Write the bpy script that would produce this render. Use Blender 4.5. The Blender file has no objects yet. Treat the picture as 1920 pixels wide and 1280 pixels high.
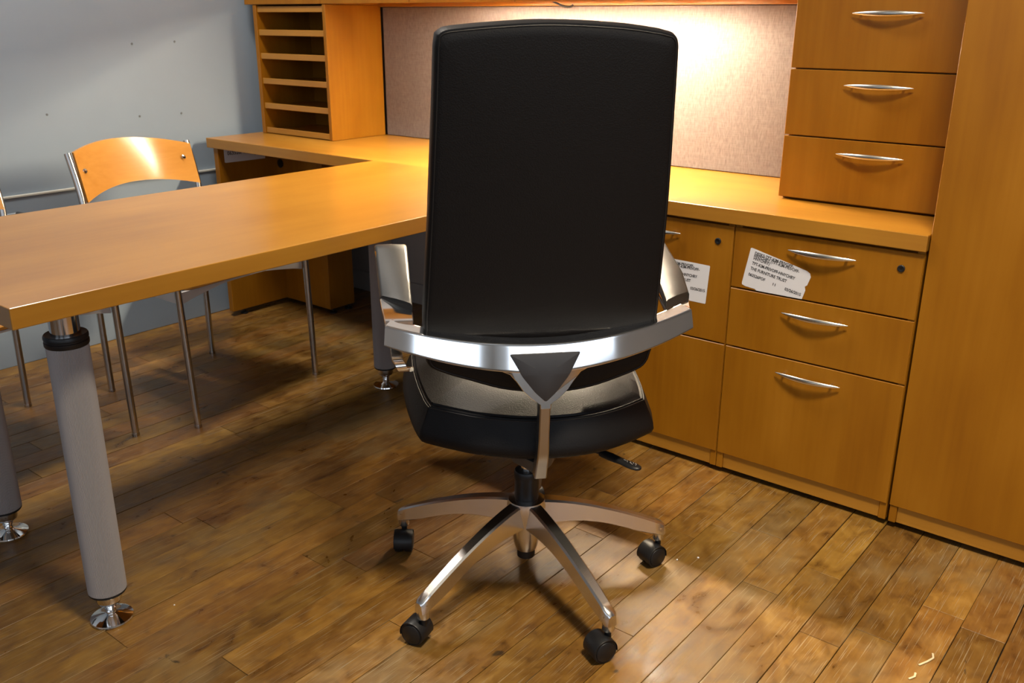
import bpy, bmesh, math, random
from mathutils import Vector, Matrix
random.seed(7)
S = bpy.context.scene
COL = S.collection
PI = math.pi

# ------------------------------------------------------------------ camera, world, lights, exposure
cam_d = bpy.data.cameras.new('camera'); cam = bpy.data.objects.new('camera', cam_d); COL.objects.link(cam)
cam_d.sensor_width = 36.0; cam_d.lens = 1729.4 / 1920 * 36.0; cam_d.clip_start = 0.05
yaw, pitch, roll = 0.6769, 0.3363, -0.0038
fw = Vector((-math.sin(yaw) * math.cos(pitch), math.cos(yaw) * math.cos(pitch), -math.sin(pitch)))
rt = Vector((math.cos(yaw), math.sin(yaw), 0)); dn = fw.cross(rt)
r2 = rt * math.cos(roll) + dn * math.sin(roll); d2 = -rt * math.sin(roll) + dn * math.cos(roll)
cam.matrix_world = Matrix(((r2.x, -d2.x, -fw.x, 0), (r2.y, -d2.y, -fw.y, 0), (r2.z, -d2.z, -fw.z, 1.1923), (0, 0, 0, 1)))
cam_d.dof.use_dof = True; cam_d.dof.focus_distance = 2.0; cam_d.dof.aperture_fstop = 9.0
S.camera = cam

w = bpy.data.worlds.new('world'); S.world = w; w.use_nodes = True
w.node_tree.nodes['Background'].inputs[0].default_value = (0.72, 0.84, 1.0, 1)
w.node_tree.nodes['Background'].inputs[1].default_value = 0.9

def area(name, loc, target, sx, sy, power, color, spread=180):
    l = bpy.data.lights.new(name, 'AREA'); l.shape = 'RECTANGLE'; l.size = sx; l.size_y = sy
    l.energy = power; l.color = color; l.spread = math.radians(spread)
    o = bpy.data.objects.new(name, l); COL.objects.link(o); o.location = loc
    o.rotation_euler = (Vector(target) - Vector(loc)).to_track_quat('-Z', 'Y').to_euler()
    return o
def spot(name, loc, target, power, color, angle, blend, radius):
    l = bpy.data.lights.new(name, 'SPOT'); l.energy = power; l.color = color
    l.spot_size = math.radians(angle); l.spot_blend = blend; l.shadow_soft_size = radius
    o = bpy.data.objects.new(name, l); COL.objects.link(o); o.location = loc
    o.rotation_euler = (Vector(target) - Vector(loc)).to_track_quat('-Z', 'Y').to_euler()
    return o
# daylight just outside the windows of the front and right walls, behind and beside the camera
area('daylight_window_left', (-1.75, -3.28, 1.75), (-1.75, 0, 1.4), 1.6, 1.5, 6, (0.78, 0.88, 1.0))
area('daylight_window_right', (1.05, -3.28, 1.75), (1.05, 0, 1.4), 2.2, 1.5, 15, (0.78, 0.88, 1.0))
area('daylight_window_side', (2.68, -0.85, 1.65), (0, -0.85, 1.5), 3.3, 1.5, 29, (0.80, 0.89, 1.0))
# warm ceiling lamps of the room
area('ceiling_lamp_front', (-0.05, 0.90, 2.98), (-0.30, 1.35, 0), 0.45, 0.45, 46, (1.0, 0.86, 0.64), 90)
area('ceiling_lamp_table', (-2.55, 1.45, 2.98), (-2.55, 1.40, 0), 0.5, 0.5, 62, (1.0, 0.91, 0.80), 170)
# reflector of the task light under the overhead cabinet, shining down and forward
area('task_light_lamp', (-1.76, 2.478, 1.2605), (-1.76, 1.70, 0.10), 0.88, 0.02, 62, (1.0, 0.82, 0.56))
S.view_settings.view_transform = 'Standard'; S.view_settings.look = 'None'
S.view_settings.gamma = 1.0; S.view_settings.use_curve_mapping = False
S.view_settings.exposure = 0.0
TUBE = 780.0     # strength of the fluorescent tube under the overhead cabinet

# ------------------------------------------------------------------ materials
def mat(name):
    m = bpy.data.materials.new(name); m.use_nodes = True
    nt = m.node_tree; b = nt.nodes['Principled BSDF']
    return m, nt, b
def N(nt, t, **kw):
    n = nt.nodes.new(t)
    for k, v in kw.items(): setattr(n, k, v)
    return n
def link(nt, a, b): nt.links.new(a, b)
def plain(name, col, rough=0.5, metal=0.0, coat=0.0, spec=0.5, bump=0.0, bscale=400):
    m, nt, b = mat(name)
    b.inputs['Base Color'].default_value = (*col, 1); b.inputs['Roughness'].default_value = rough
    b.inputs['Metallic'].default_value = metal; b.inputs['Coat Weight'].default_value = coat
    b.inputs['Specular IOR Level'].default_value = spec
    if bump:
        tc = N(nt, 'ShaderNodeTexCoord'); n = N(nt, 'ShaderNodeTexNoise'); n.inputs['Scale'].default_value = bscale
        n.inputs['Detail'].default_value = 3; bp = N(nt, 'ShaderNodeBump'); bp.inputs['Strength'].default_value = bump
        bp.inputs['Distance'].default_value = 0.001
        link(nt, tc.outputs['Object'], n.inputs['Vector']); link(nt, n.outputs['Fac'], bp.inputs['Height'])
        link(nt, bp.outputs['Normal'], b.inputs['Normal'])
    return m
def ramp(nt, stops):
    r = N(nt, 'ShaderNodeValToRGB'); e = r.color_ramp.elements
    while len(e) < len(stops): e.new(0.5)
    for i, (p, c) in enumerate(stops):
        e[i].position = p; e[i].color = (*c, 1) if len(c) == 3 else c
    return r
def mathn(nt, op, a=None, b=None):
    n = N(nt, 'ShaderNodeMath', operation=op)
    for i, v in enumerate((a, b)):
        if v is None: continue
        if isinstance(v, (int, float)): n.inputs[i].default_value = v
        else: link(nt, v, n.inputs[i])
    return n.outputs[0]
def mixc(nt, fac, a, b, blend='MIX'):
    n = N(nt, 'ShaderNodeMix', data_type='RGBA', blend_type=blend)
    for idx, v in ((0, fac), (6, a), (7, b)):
        if isinstance(v, (int, float)): n.inputs[idx].default_value = v
        elif isinstance(v, tuple): n.inputs[idx].default_value = (*v, 1)
        else: link(nt, v, n.inputs[idx])
    return n.outputs[2]
def wood(name, axis, dark, mid, light, rough=0.34, grain_w=0.3, figure=1.0, coat=0.0, spec=0.3):
    m, nt, b = mat(name)
    tc = N(nt, 'ShaderNodeTexCoord'); oi = N(nt, 'ShaderNodeObjectInfo')
    off = N(nt, 'ShaderNodeVectorMath', operation='MULTIPLY_ADD')
    comb = N(nt, 'ShaderNodeCombineXYZ')
    for i in range(3): link(nt, oi.outputs['Random'], comb.inputs[i])
    off.inputs[1].default_value = (7, 5, 9)
    link(nt, comb.outputs[0], off.inputs[0]); link(nt, tc.outputs['Object'], off.inputs[2])
    sc = [70.0, 70.0, 70.0]; sc[axis] = 2.2
    mp = N(nt, 'ShaderNodeMapping'); mp.inputs['Scale'].default_value = sc
    link(nt, off.outputs[0], mp.inputs['Vector'])
    g = N(nt, 'ShaderNodeTexNoise'); g.inputs['Scale'].default_value = 1.0; g.inputs['Detail'].default_value = 5
    link(nt, mp.outputs[0], g.inputs['Vector'])
    sc2 = [8.0, 8.0, 8.0]; sc2[axis] = 2.6
    mp2 = N(nt, 'ShaderNodeMapping'); mp2.inputs['Scale'].default_value = sc2
    link(nt, off.outputs[0], mp2.inputs['Vector'])
    f = N(nt, 'ShaderNodeTexNoise'); f.inputs['Scale'].default_value = 1.0; f.inputs['Detail'].default_value = 3
    link(nt, mp2.outputs[0], f.inputs['Vector'])
    s = mathn(nt, 'ADD', mathn(nt, 'MULTIPLY', g.outputs['Fac'], grain_w), mathn(nt, 'MULTIPLY', f.outputs['Fac'], (1.0 - grain_w) * figure))
    r = ramp(nt, [(0.28, dark), (0.50, mid), (0.74, light)])
    link(nt, s, r.inputs[0]); link(nt, r.outputs[0], b.inputs['Base Color'])
    rr = N(nt, 'ShaderNodeMapRange'); rr.inputs[3].default_value = rough - 0.05; rr.inputs[4].default_value = rough + 0.08
    link(nt, f.outputs['Fac'], rr.inputs[0])
    if coat == 0 and rough >= 0.3: link(nt, rr.outputs[0], b.inputs['Roughness'])
    else: b.inputs['Roughness'].default_value = rough
    b.inputs['Specular IOR Level'].default_value = spec
    b.inputs['Coat Weight'].default_value = coat; b.inputs['Coat Roughness'].default_value = 0.2
    return m
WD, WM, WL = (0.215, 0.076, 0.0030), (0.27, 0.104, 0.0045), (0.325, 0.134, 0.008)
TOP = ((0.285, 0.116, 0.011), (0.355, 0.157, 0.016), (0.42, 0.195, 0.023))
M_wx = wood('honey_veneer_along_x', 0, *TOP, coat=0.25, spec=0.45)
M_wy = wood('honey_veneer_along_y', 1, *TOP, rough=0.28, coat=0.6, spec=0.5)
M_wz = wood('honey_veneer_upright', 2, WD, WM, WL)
M_ply = wood('bent_plywood', 1, (0.40, 0.17, 0.03), (0.48, 0.22, 0.045), (0.55, 0.27, 0.06), 0.17)

def floor_mat():
    m, nt, b = mat('worn_plank_floor')
    geo = N(nt, 'ShaderNodeNewGeometry'); oi = N(nt, 'ShaderNodeObjectInfo')
    P = geo.outputs['Position']
    off = N(nt, 'ShaderNodeVectorMath', operation='MULTIPLY_ADD'); comb = N(nt, 'ShaderNodeCombineXYZ')
    for i in range(3): link(nt, oi.outputs['Random'], comb.inputs[i])
    off.inputs[1].default_value = (11, 17, 5)
    link(nt, comb.outputs[0], off.inputs[0]); link(nt, P, off.inputs[2])
    def noise(vec, scale, detail=4, rot=0, distort=0.0, s1=1.0):
        mp = N(nt, 'ShaderNodeMapping'); mp.inputs['Scale'].default_value = scale
        mp.inputs['Rotation'].default_value = (0, 0, rot)
        link(nt, vec, mp.inputs['Vector'])
        n = N(nt, 'ShaderNodeTexNoise'); n.inputs['Scale'].default_value = s1; n.inputs['Detail'].default_value = detail
        n.inputs['Distortion'].default_value = distort
        link(nt, mp.outputs[0], n.inputs['Vector']); return n.outputs['Fac']
    grain = noise(off.outputs[0], (150, 7, 20), 5, 0, 0.4)
    blotch = noise(off.outputs[0], (26, 15, 18), 8, 0, 0.7)
    big = noise(P, (2.3, 1.9, 2), 4, 0, 0.5)
    s = mathn(nt, 'ADD', mathn(nt, 'MULTIPLY', grain, 0.22), mathn(nt, 'MULTIPLY', blotch, 0.78))
    r = ramp(nt, [(0.30, (0.10, 0.046, 0.010)), (0.44, (0.185, 0.090, 0.016)), (0.58, (0.245, 0.126, 0.021)), (0.72, (0.31, 0.172, 0.034))])
    link(nt, s, r.inputs[0])
    # tone of each board
    tone = N(nt, 'ShaderNodeMapRange'); tone.inputs[3].default_value = 0.60; tone.inputs[4].default_value = 1.05
    link(nt, oi.outputs['Random'], tone.inputs[0])
    hs = N(nt, 'ShaderNodeHueSaturation'); hv = N(nt, 'ShaderNodeMapRange'); hv.inputs[3].default_value = 0.487; hv.inputs[4].default_value = 0.503; link(nt, mathn(nt, 'FRACT', mathn(nt, 'MULTIPLY', oi.outputs['Random'], 7.31)), hv.inputs[0]); link(nt, hv.outputs[0], hs.inputs['Hue']); link(nt, tone.outputs[0], hs.inputs['Value']); link(nt, r.outputs[0], hs.inputs['Color'])
    c = hs.outputs[0]
    # grey worn patches where the varnish has gone
    wear = N(nt, 'ShaderNodeMapRange'); wear.inputs[1].default_value = 0.52; wear.inputs[2].default_value = 0.68
    wear.inputs[4].default_value = 0.62
    link(nt, mathn(nt, 'ADD', mathn(nt, 'MULTIPLY', big, 0.6), mathn(nt, 'MULTIPLY', noise(P, (14, 9, 9), 6, 0.4), 0.42)), wear.inputs[0])
    c = mixc(nt, wear.outputs[0], c, (0.175, 0.120, 0.052))
    # scratches in several directions
    scr = None
    for rot, sc, th in ((0.5, (300, 5, 1), 0.69), (-0.55, (420, 8, 1), 0.69), (1.25, (360, 6, 1), 0.69), (2.2, (480, 10, 1), 0.69), (0.05, (260, 4, 1), 0.70), (1.75, (380, 9, 1), 0.69)):
        n = noise(P, sc, 1, rot, 0.1)
        t = N(nt, 'ShaderNodeMapRange'); t.inputs[1].default_value = th; t.inputs[2].default_value = th + 0.05
        link(nt, n, t.inputs[0])
        scr = t.outputs[0] if scr is None else mathn(nt, 'MAXIMUM', scr, t.outputs[0])
    c = mixc(nt, mathn(nt, 'MULTIPLY', scr, 0.55), c, (0.30, 0.235, 0.14))
    # dark stains and specks
    st = N(nt, 'ShaderNodeMapRange'); st.inputs[1].default_value = 0.69; st.inputs[2].default_value = 0.75
    link(nt, noise(P, (16, 13, 10), 7, 0.3, 0.8), st.inputs[0])
    c = mixc(nt, mathn(nt, 'MULTIPLY', st.outputs[0], 0.8), c, (0.02, 0.014, 0.008))
    link(nt, c, b.inputs['Base Color'])
    ro = N(nt, 'ShaderNodeMapRange'); ro.inputs[3].default_value = 0.26; ro.inputs[4].default_value = 0.50
    link(nt, mathn(nt, 'ADD', mathn(nt, 'MULTIPLY', blotch, 0.6), mathn(nt, 'MULTIPLY', noise(P, (40, 30, 30), 4), 0.4)), ro.inputs[0])
    ro.inputs[1].default_value = 0.35; ro.inputs[2].default_value = 0.65
    link(nt, mathn(nt, 'ADD', ro.outputs[0], mathn(nt, 'MULTIPLY', wear.outputs[0], 0.12)), b.inputs['Roughness'])
    h = mathn(nt, 'ADD', mathn(nt, 'ADD', mathn(nt, 'MULTIPLY', grain, 0.3), mathn(nt, 'MULTIPLY', scr, -0.5)), mathn(nt, 'MULTIPLY', noise(P, (60, 25, 30), 4), 0.6))
    bp = N(nt, 'ShaderNodeBump'); bp.inputs['Strength'].default_value = 0.35; bp.inputs['Distance'].default_value = 0.0012
    link(nt, h, bp.inputs['Height']); link(nt, bp.outputs[0], b.inputs['Normal'])
    b.inputs['Specular IOR Level'].default_value = 0.45
    return m
M_floor = floor_mat()
M_sub = plain('dark_subfloor', (0.012, 0.008, 0.005), 0.9)

def wall_mat(name, col):
    m, nt, b = mat(name)
    geo = N(nt, 'ShaderNodeNewGeometry'); n = N(nt, 'ShaderNodeTexNoise'); n.inputs['Scale'].default_value = 1.6; n.inputs['Detail'].default_value = 4
    link(nt, geo.outputs['Position'], n.inputs['Vector'])
    r = ramp(nt, [(0.3, tuple(c * 0.93 for c in col)), (0.7, tuple(c * 1.05 for c in col))])
    link(nt, n.outputs['Fac'], r.inputs[0]); link(nt, r.outputs[0], b.inputs['Base Color'])
    b.inputs['Roughness'].default_value = 0.55
    n2 = N(nt, 'ShaderNodeTexNoise'); n2.inputs['Scale'].default_value = 90; link(nt, geo.outputs['Position'], n2.inputs['Vector'])
    bp = N(nt, 'ShaderNodeBump'); bp.inputs['Strength'].default_value = 0.12; bp.inputs['Distance'].default_value = 0.001
    link(nt, n2.outputs['Fac'], bp.inputs['Height']); link(nt, bp.outputs[0], b.inputs['Normal'])
    return m
M_blue = wall_mat('blue_grey_wall_paint', (0.24, 0.30, 0.365))
M_grey = wall_mat('grey_wall_paint', (0.36, 0.34, 0.33))
M_white = wall_mat('white_wall_paint', (0.62, 0.60, 0.56))
M_ceil = wall_mat('ceiling_paint', (0.5, 0.49, 0.47))
M_line = plain('pale_ledge_edge', (0.50, 0.50, 0.45), 0.5)

def fabric():
    m, nt, b = mat('woven_panel_fabric')
    tc = N(nt, 'ShaderNodeTexCoord')
    mp = N(nt, 'ShaderNodeMapping'); mp.inputs['Scale'].default_value = (420, 1, 60); link(nt, tc.outputs['Object'], mp.inputs['Vector'])
    n = N(nt, 'ShaderNodeTexNoise'); n.inputs['Scale'].default_value = 1; n.inputs['Detail'].default_value = 4; link(nt, mp.outputs[0], n.inputs['Vector'])
    mp2 = N(nt, 'ShaderNodeMapping'); mp2.inputs['Scale'].default_value = (30, 1, 500); link(nt, tc.outputs['Object'], mp2.inputs['Vector'])
    n2 = N(nt, 'ShaderNodeTexNoise'); n2.inputs['Scale'].default_value = 1; link(nt, mp2.outputs[0], n2.inputs['Vector'])
    s = mathn(nt, 'ADD', mathn(nt, 'MULTIPLY', n.outputs['Fac'], 0.7), mathn(nt, 'MULTIPLY', n2.outputs['Fac'], 0.3))
    r = ramp(nt, [(0.35, (0.155, 0.127, 0.117)), (0.65, (0.225, 0.193, 0.180))])
    link(nt, s, r.inputs[0]); link(nt, r.outputs[0], b.inputs['Base Color'])
    b.inputs['Roughness'].default_value = 0.9; b.inputs['Specular IOR Level'].default_value = 0.15
    bp = N(nt, 'ShaderNodeBump'); bp.inputs['Strength'].default_value = 0.3; bp.inputs['Distance'].default_value = 0.001
    link(nt, s, bp.inputs['Height']); link(nt, bp.outputs[0], b.inputs['Normal'])
    return m
M_fabric = fabric()
def leather():
    m, nt, b = mat('black_leather')
    tc = N(nt, 'ShaderNodeTexCoord')
    v = N(nt, 'ShaderNodeTexVoronoi'); v.inputs['Scale'].default_value = 420; link(nt, tc.outputs['Object'], v.inputs['Vector'])
    n = N(nt, 'ShaderNodeTexNoise'); n.inputs['Scale'].default_value = 14; n.inputs['Detail'].default_value = 3; link(nt, tc.outputs['Object'], n.inputs['Vector'])
    h = mathn(nt, 'ADD', v.outputs['Distance'], mathn(nt, 'MULTIPLY', n.outputs['Fac'], 1.5))
    bp = N(nt, 'ShaderNodeBump'); bp.inputs['Strength'].default_value = 0.22; bp.inputs['Distance'].default_value = 0.0012
    link(nt, h, bp.inputs['Height']); link(nt, bp.outputs[0], b.inputs['Normal'])
    b.inputs['Base Color'].default_value = (0.007, 0.0065, 0.007, 1)
    b.inputs['Roughness'].default_value = 0.5; b.inputs['Specular IOR Level'].default_value = 0.18
    return m
M_leather = leather()
M_pad = plain('black_armpad', (0.012, 0.012, 0.012), 0.40, bump=0.2, bscale=600)
M_black = plain('black_plastic', (0.008, 0.008, 0.009), 0.42, spec=0.4)
M_insert = plain('charcoal_insert', (0.022, 0.021, 0.024), 0.5)
M_thread = plain('black_thread', (0.004, 0.004, 0.005), 0.6)
M_mark = plain('pale_lever_print', (0.30, 0.27, 0.25), 0.5)
def metal(name, col, rough, bump=0.0):
    m, nt, b = mat(name)
    b.inputs['Base Color'].default_value = (*col, 1); b.inputs['Metallic'].default_value = 1.0
    b.inputs['Roughness'].default_value = rough
    return m
M_alu = metal('polished_aluminium', (0.84, 0.84, 0.84), 0.10)
M_base = metal('brushed_aluminium', (0.74, 0.73, 0.72), 0.24)
M_post = metal('dull_aluminium', (0.40, 0.40, 0.41), 0.28)
M_chrome = metal('chrome', (0.78, 0.78, 0.78), 0.07)
M_tube = metal('satin_chrome_tube', (0.50, 0.48, 0.46), 0.22)
M_nickel = metal('satin_nickel', (0.72, 0.71, 0.66), 0.26)
M_mech = plain('grey_cast_metal', (0.10, 0.10, 0.10), 0.45, metal=0.6)
M_sleeve = plain('pale_grey_lacquer', (0.30, 0.28, 0.28), 0.42)
M_paper = plain('white_paper', (0.66, 0.66, 0.70), 0.6)
M_ink = plain('black_ink', (0.02, 0.02, 0.025), 0.6)
M_dark = plain('dark_cavity', (0.010, 0.006, 0.004), 0.8)
M_rail = plain('pale_grey_frame', (0.52, 0.50, 0.49), 0.4)
M_glass = plain('clear_glass', (1, 1, 1), 0.0); M_glass.node_tree.nodes['Principled BSDF'].inputs['Transmission Weight'].default_value = 1.0
M_tape = plain('pale_debris', (0.55, 0.45, 0.28), 0.7)
def emission(name, col, strength):
    m, nt, b = mat(name); b.inputs['Emission Color'].default_value = (*col, 1); b.inputs['Emission Strength'].default_value = strength
    b.inputs['Base Color'].default_value = (0.8, 0.8, 0.8, 1); return m
M_lamp = emission('fluorescent_glow', (1.0, 0.84, 0.62), TUBE)

# ------------------------------------------------------------------ mesh helpers
ORG = {}
def finish(bm, name, m, parent=None, smooth=35, origin=None):
    me = bpy.data.meshes.new(name)
    bmesh.ops.recalc_face_normals(bm, faces=bm.faces[:])
    org = ORG.get(parent.name, Vector((0, 0, 0))) if parent else (Vector(origin) if origin is not None else Vector((0, 0, 0)))
    if org.length: bmesh.ops.translate(bm, verts=bm.verts[:], vec=-org)
    bm.to_mesh(me); bm.free()
    for x in (m if isinstance(m, (list, tuple)) else [m]): me.materials.append(x)
    if smooth:
        me.shade_smooth(); me.set_sharp_from_angle(angle=math.radians(smooth))
    o = bpy.data.objects.new(name, me); COL.objects.link(o)
    if parent:
        o.parent = parent; ORG[o.name] = org
    else:
        o.location = org; ORG[o.name] = org
    return o
def thing(name, label, cat, loc, group=None, rotz=0.0, local=False):
    o = bpy.data.objects.new(name, None); COL.objects.link(o); o.empty_display_size = 0.1
    o.location = loc; o.rotation_euler = (0, 0, rotz); o['label'] = label; o['category'] = cat
    if group: o['group'] = group
    ORG[o.name] = Vector((0, 0, 0)) if local else Vector(loc)
    return o
def tag(o, label, cat, group=None):
    o['label'] = label; o['category'] = cat
    if group: o['group'] = group
    return o
def struct(o, label=None):
    o['kind'] = 'structure'
    if label: o['label'] = label
    return o
def box(bm, x0, x1, y0, y1, z0, z1, bev=0.0, seg=1):
    vs = [bm.verts.new(p) for p in ((x0, y0, z0), (x1, y0, z0), (x1, y1, z0), (x0, y1, z0), (x0, y0, z1), (x1, y0, z1), (x1, y1, z1), (x0, y1, z1))]
    fs = [bm.faces.new([vs[i] for i in f]) for f in ((0, 3, 2, 1), (4, 5, 6, 7), (0, 1, 5, 4), (1, 2, 6, 5), (2, 3, 7, 6), (3, 0, 4, 7))]
    if bev:
        es = list({e for f in fs for e in f.edges})
        bmesh.ops.bevel(bm, geom=es, offset=bev, segments=seg, affect='EDGES', profile=0.5)
def boxo(name, m, parent, x0, x1, y0, y1, z0, z1, bev=0.0015, seg=1):
    bm = bmesh.new(); box(bm, x0, x1, y0, y1, z0, z1, bev, seg); return finish(bm, name, m, parent, smooth=0)
def loft(bm, rings, cap=True, closed=True, mi=0):
    R = [[bm.verts.new(p) for p in r] for r in rings]
    n = len(R[0])
    for a, b in zip(R, R[1:]):
        for i in range(n if closed else n - 1):
            j = (i + 1) % n
            f = bm.faces.new((a[i], a[j], b[j], b[i])); f.material_index = mi
    if cap:
        for r in (R[0], R[-1]):
            f = bm.faces.new(r); f.material_index = mi
    return R
def lathe(bm, prof, seg=24, origin=(0, 0, 0), M=None):
    o = Vector(origin); rings = []
    for r, z in prof:
        ring = []
        for i in range(seg):
            a = 2 * PI * i / seg
            p = Vector((max(r, 1e-5) * math.cos(a), max(r, 1e-5) * math.sin(a), z))
            ring.append((M @ p if M else p) + o)
        rings.append(ring)
    loft(bm, rings)
def sweep(bm, path, rad, seg=10, up=Vector((0, 0, 1))):
    pts = [Vector(p) for p in path]; rings = []
    prev = None
    for i, p in enumerate(pts):
        t = (pts[min(i + 1, len(pts) - 1)] - pts[max(i - 1, 0)]).normalized()
        if prev is None:
            a = up if abs(t.dot(up)) < 0.95 else Vector((1, 0, 0))
            n = (a - t * a.dot(t)).normalized()
        else:
            n = (prev - t * prev.dot(t)).normalized()
        prev = n; bn = t.cross(n)
        rr = rad(i / (len(pts) - 1)) if callable(rad) else rad
        ra, rb = rr if isinstance(rr, tuple) else (rr, rr)
        rings.append([p + n * ra * math.cos(2 * PI * k / seg) + bn * rb * math.sin(2 * PI * k / seg) for k in range(seg)])
    loft(bm, rings)
def spline(pts, n=8, closed=False):
    P = [Vector(p) for p in pts]; out = []; L = len(P)
    rng = range(L) if closed else range(L - 1)
    for i in rng:
        if closed: a, b, c, d = P[(i - 1) % L], P[i], P[(i + 1) % L], P[(i + 2) % L]
        else: a, b, c, d = P[max(i - 1, 0)], P[i], P[i + 1], P[min(i + 2, L - 1)]
        for k in range(n):
            t = k / n
            out.append(0.5 * ((2 * b) + (c - a) * t + (2 * a - 5 * b + 4 * c - d) * t * t + (3 * b - a - 3 * c + d) * t ** 3))
    if not closed: out.append(P[-1])
    return out
def prism(bm, poly, f, d0, d1, mi=0):
    """poly: list of 2D points; f(a, b, d) -> 3D"""
    loft(bm, [[f(a, b, d0) for a, b in poly], [f(a, b, d1) for a, b in poly]], mi=mi)
def inset(poly, d):
    n = len(poly); out = []
    area2 = sum(poly[i][0] * poly[(i + 1) % n][1] - poly[(i + 1) % n][0] * poly[i][1] for i in range(n))
    sg = 1 if area2 > 0 else -1
    for i in range(n):
        a, b, c = Vector(poly[i - 1][:2]), Vector(poly[i][:2]), Vector(poly[(i + 1) % n][:2])
        e1 = (b - a); e2 = (c - b)
        e1 = e1.normalized() if e1.length > 1e-9 else e2.normalized(); e2 = e2.normalized() if e2.length > 1e-9 else e1
        t = (e1 + e2).normalized(); nrm = Vector((-t.y, t.x)) * sg
        k = max(0.5, nrm.dot(Vector((-e1.y, e1.x)) * sg))
        q = b + nrm * d / k
        out.append((q.x, q.y))
    return out
def pillow(bm, poly, layers, f, mi=0):
    """layers: (inset, scale, depth); f(a,b,depth)->3D"""
    cx = sum(p[0] for p in poly) / len(poly); cy = sum(p[1] for p in poly) / len(poly); rings = []
    for ins, sc, dp in layers:
        q = inset(poly, ins) if ins else poly
        rings.append([f(cx + (a - cx) * sc, cy + (b - cy) * sc, dp) for a, b in q])
    loft(bm, rings, mi=mi)
def roundpoly(pts, r, n=4):
    out = []; L = len(pts)
    for i in range(L):
        a, b, c = Vector(pts[i - 1]), Vector(pts[i]), Vector(pts[(i + 1) % L])
        rr = min(r, (a - b).length * 0.45, (c - b).length * 0.45)
        p = b + (a - b).normalized() * rr; q = b + (c - b).normalized() * rr
        for k in range(n + 1):
            t = k / n; out.append(tuple((1 - t) ** 2 * p + 2 * t * (1 - t) * b + t * t * q))
    return out

# ------------------------------------------------------------------ the room
XW, YB = -3.365, 2.80
bm = bmesh.new(); box(bm, XW - 0.1, 3.0, -3.3, YB + 0.1, -0.08, -0.012); floor = struct(finish(bm, 'floor', M_sub), 'old wooden strip floor, scratched and worn')
# planks run along y; built one by one where they are seen
PW = 0.0855; x = -0.626 - 32 * PW; NPL = 0
while x < 0.42:
    y = 0.30 - random.uniform(0, 0.7)
    while y < YB:
        L = random.choice((0.55, 0.7, 0.85, 1.0, 1.2, 1.45)) + random.uniform(-0.06, 0.06); y1 = min(y + L, YB + 0.05)
        g = random.choice((0.0004, 0.0006, 0.0010, 0.0014)); dz = random.uniform(-0.0006, 0.0)
        bm = bmesh.new(); box(bm, x + g, x + PW - g, y + 0.0005, y1 - 0.0005, -0.012, dz, 0.0007)
        finish(bm, 'plank', M_floor, floor, smooth=0); NPL += 1
        y = y1
    x += PW
bm = bmesh.new()
def planks(bm, xa, xb, ya, yb):
    x = xa
    while x < xb - 0.001:
        y = ya - random.uniform(0, 0.6); x1 = min(x + PW, xb)
        while y < yb:
            y1 = min(y + random.uniform(0.6, 1.5), yb); box(bm, x + 0.0008, x1 - 0.0008, max(y, ya) + 0.0006, y1 - 0.0006, -0.012, -0.0004); y = y1
        x = x1
planks(bm, 0.4545, 2.6, -3.2, YB); planks(bm, -0.626 - 32 * PW, 0.4545, -3.2, -0.55)
o = finish(bm, 'plank_run', M_floor, floor, smooth=0); o['kind'] = 'stuff'
# fill between individually built planks' ragged ends and the joined ones
bm = bmesh.new(); box(bm, -0.626 - 32 * PW, 0.4545, -0.56, 0.8, -0.0125, -0.0115); finish(bm, 'underlay', M_sub, floor, smooth=0)

bm = bmesh.new(); box(bm, XW - 0.1, XW, -3.3, YB + 0.1, -0.02, 3.0); wl = struct(finish(bm, 'wall_left', M_blue), 'blue-grey painted wall on the left')
for yy, zz in ((2.099, 1.105), (1.921, 1.100), (1.916, 0.837), (2.094, 0.836), (1.567, 0.868)):
    bm = bmesh.new(); lathe(bm, [(0.0, 0.0), (0.0042, 0.0), (0.0042, 0.0012), (0.0, 0.0016)], 10, (XW, yy, zz), Matrix.Rotation(PI / 2, 3, 'Y')); finish(bm, 'filled_hole', plain('hole_filler', (0.12, 0.13, 0.14), 0.7), wl)
bm = bmesh.new(); box(bm, XW, XW + 0.012, -3.2, YB, 0.0, 0.598, 0.002); tr = struct(finish(bm, 'trim_1', M_blue), 'low blue-grey wall panel under a thin pale ledge')
boxo('ledge', M_line, tr, XW, XW + 0.016, -3.2, YB, 0.598, 0.605, 0.001)
bm = bmesh.new(); box(bm, XW - 0.1, 3.0, YB, YB + 0.1, -0.02, 3.0); struct(finish(bm, 'wall_back', M_grey), 'grey wall behind the desk')
bm = bmesh.new(); box(bm, XW, 2.6, YB - 0.015, YB, 0.0, 0.09, 0.002); struct(finish(bm, 'baseboard_back', M_grey))
bm = bmesh.new()
for a in ((-3.3, -2.5, -0.02, 3.0), (0.8, YB + 0.1, -0.02, 3.0), (-2.5, 0.8, -0.02, 0.9), (-2.5, 0.8, 2.4, 3.0)): box(bm, 2.6, 2.7, a[0], a[1], a[2], a[3])
struct(finish(bm, 'wall_right', M_white))
bm = bmesh.new()
for a in ((-2.5, -2.45, 0.9, 2.4), (0.75, 0.8, 0.9, 2.4), (-2.45, 0.75, 0.9, 0.95), (-2.45, 0.75, 2.35, 2.4), (-0.87, -0.83, 0.95, 2.35)): box(bm, 2.62, 2.66, a[0], a[1], a[2], a[3])
struct(finish(bm, 'window_3', M_white))
bm = bmesh.new(); box(bm, XW - 0.1, 3.0, -3.3, YB + 0.1, 3.0, 3.1); struct(finish(bm, 'ceiling', M_ceil))
bm = bmesh.new()
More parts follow.
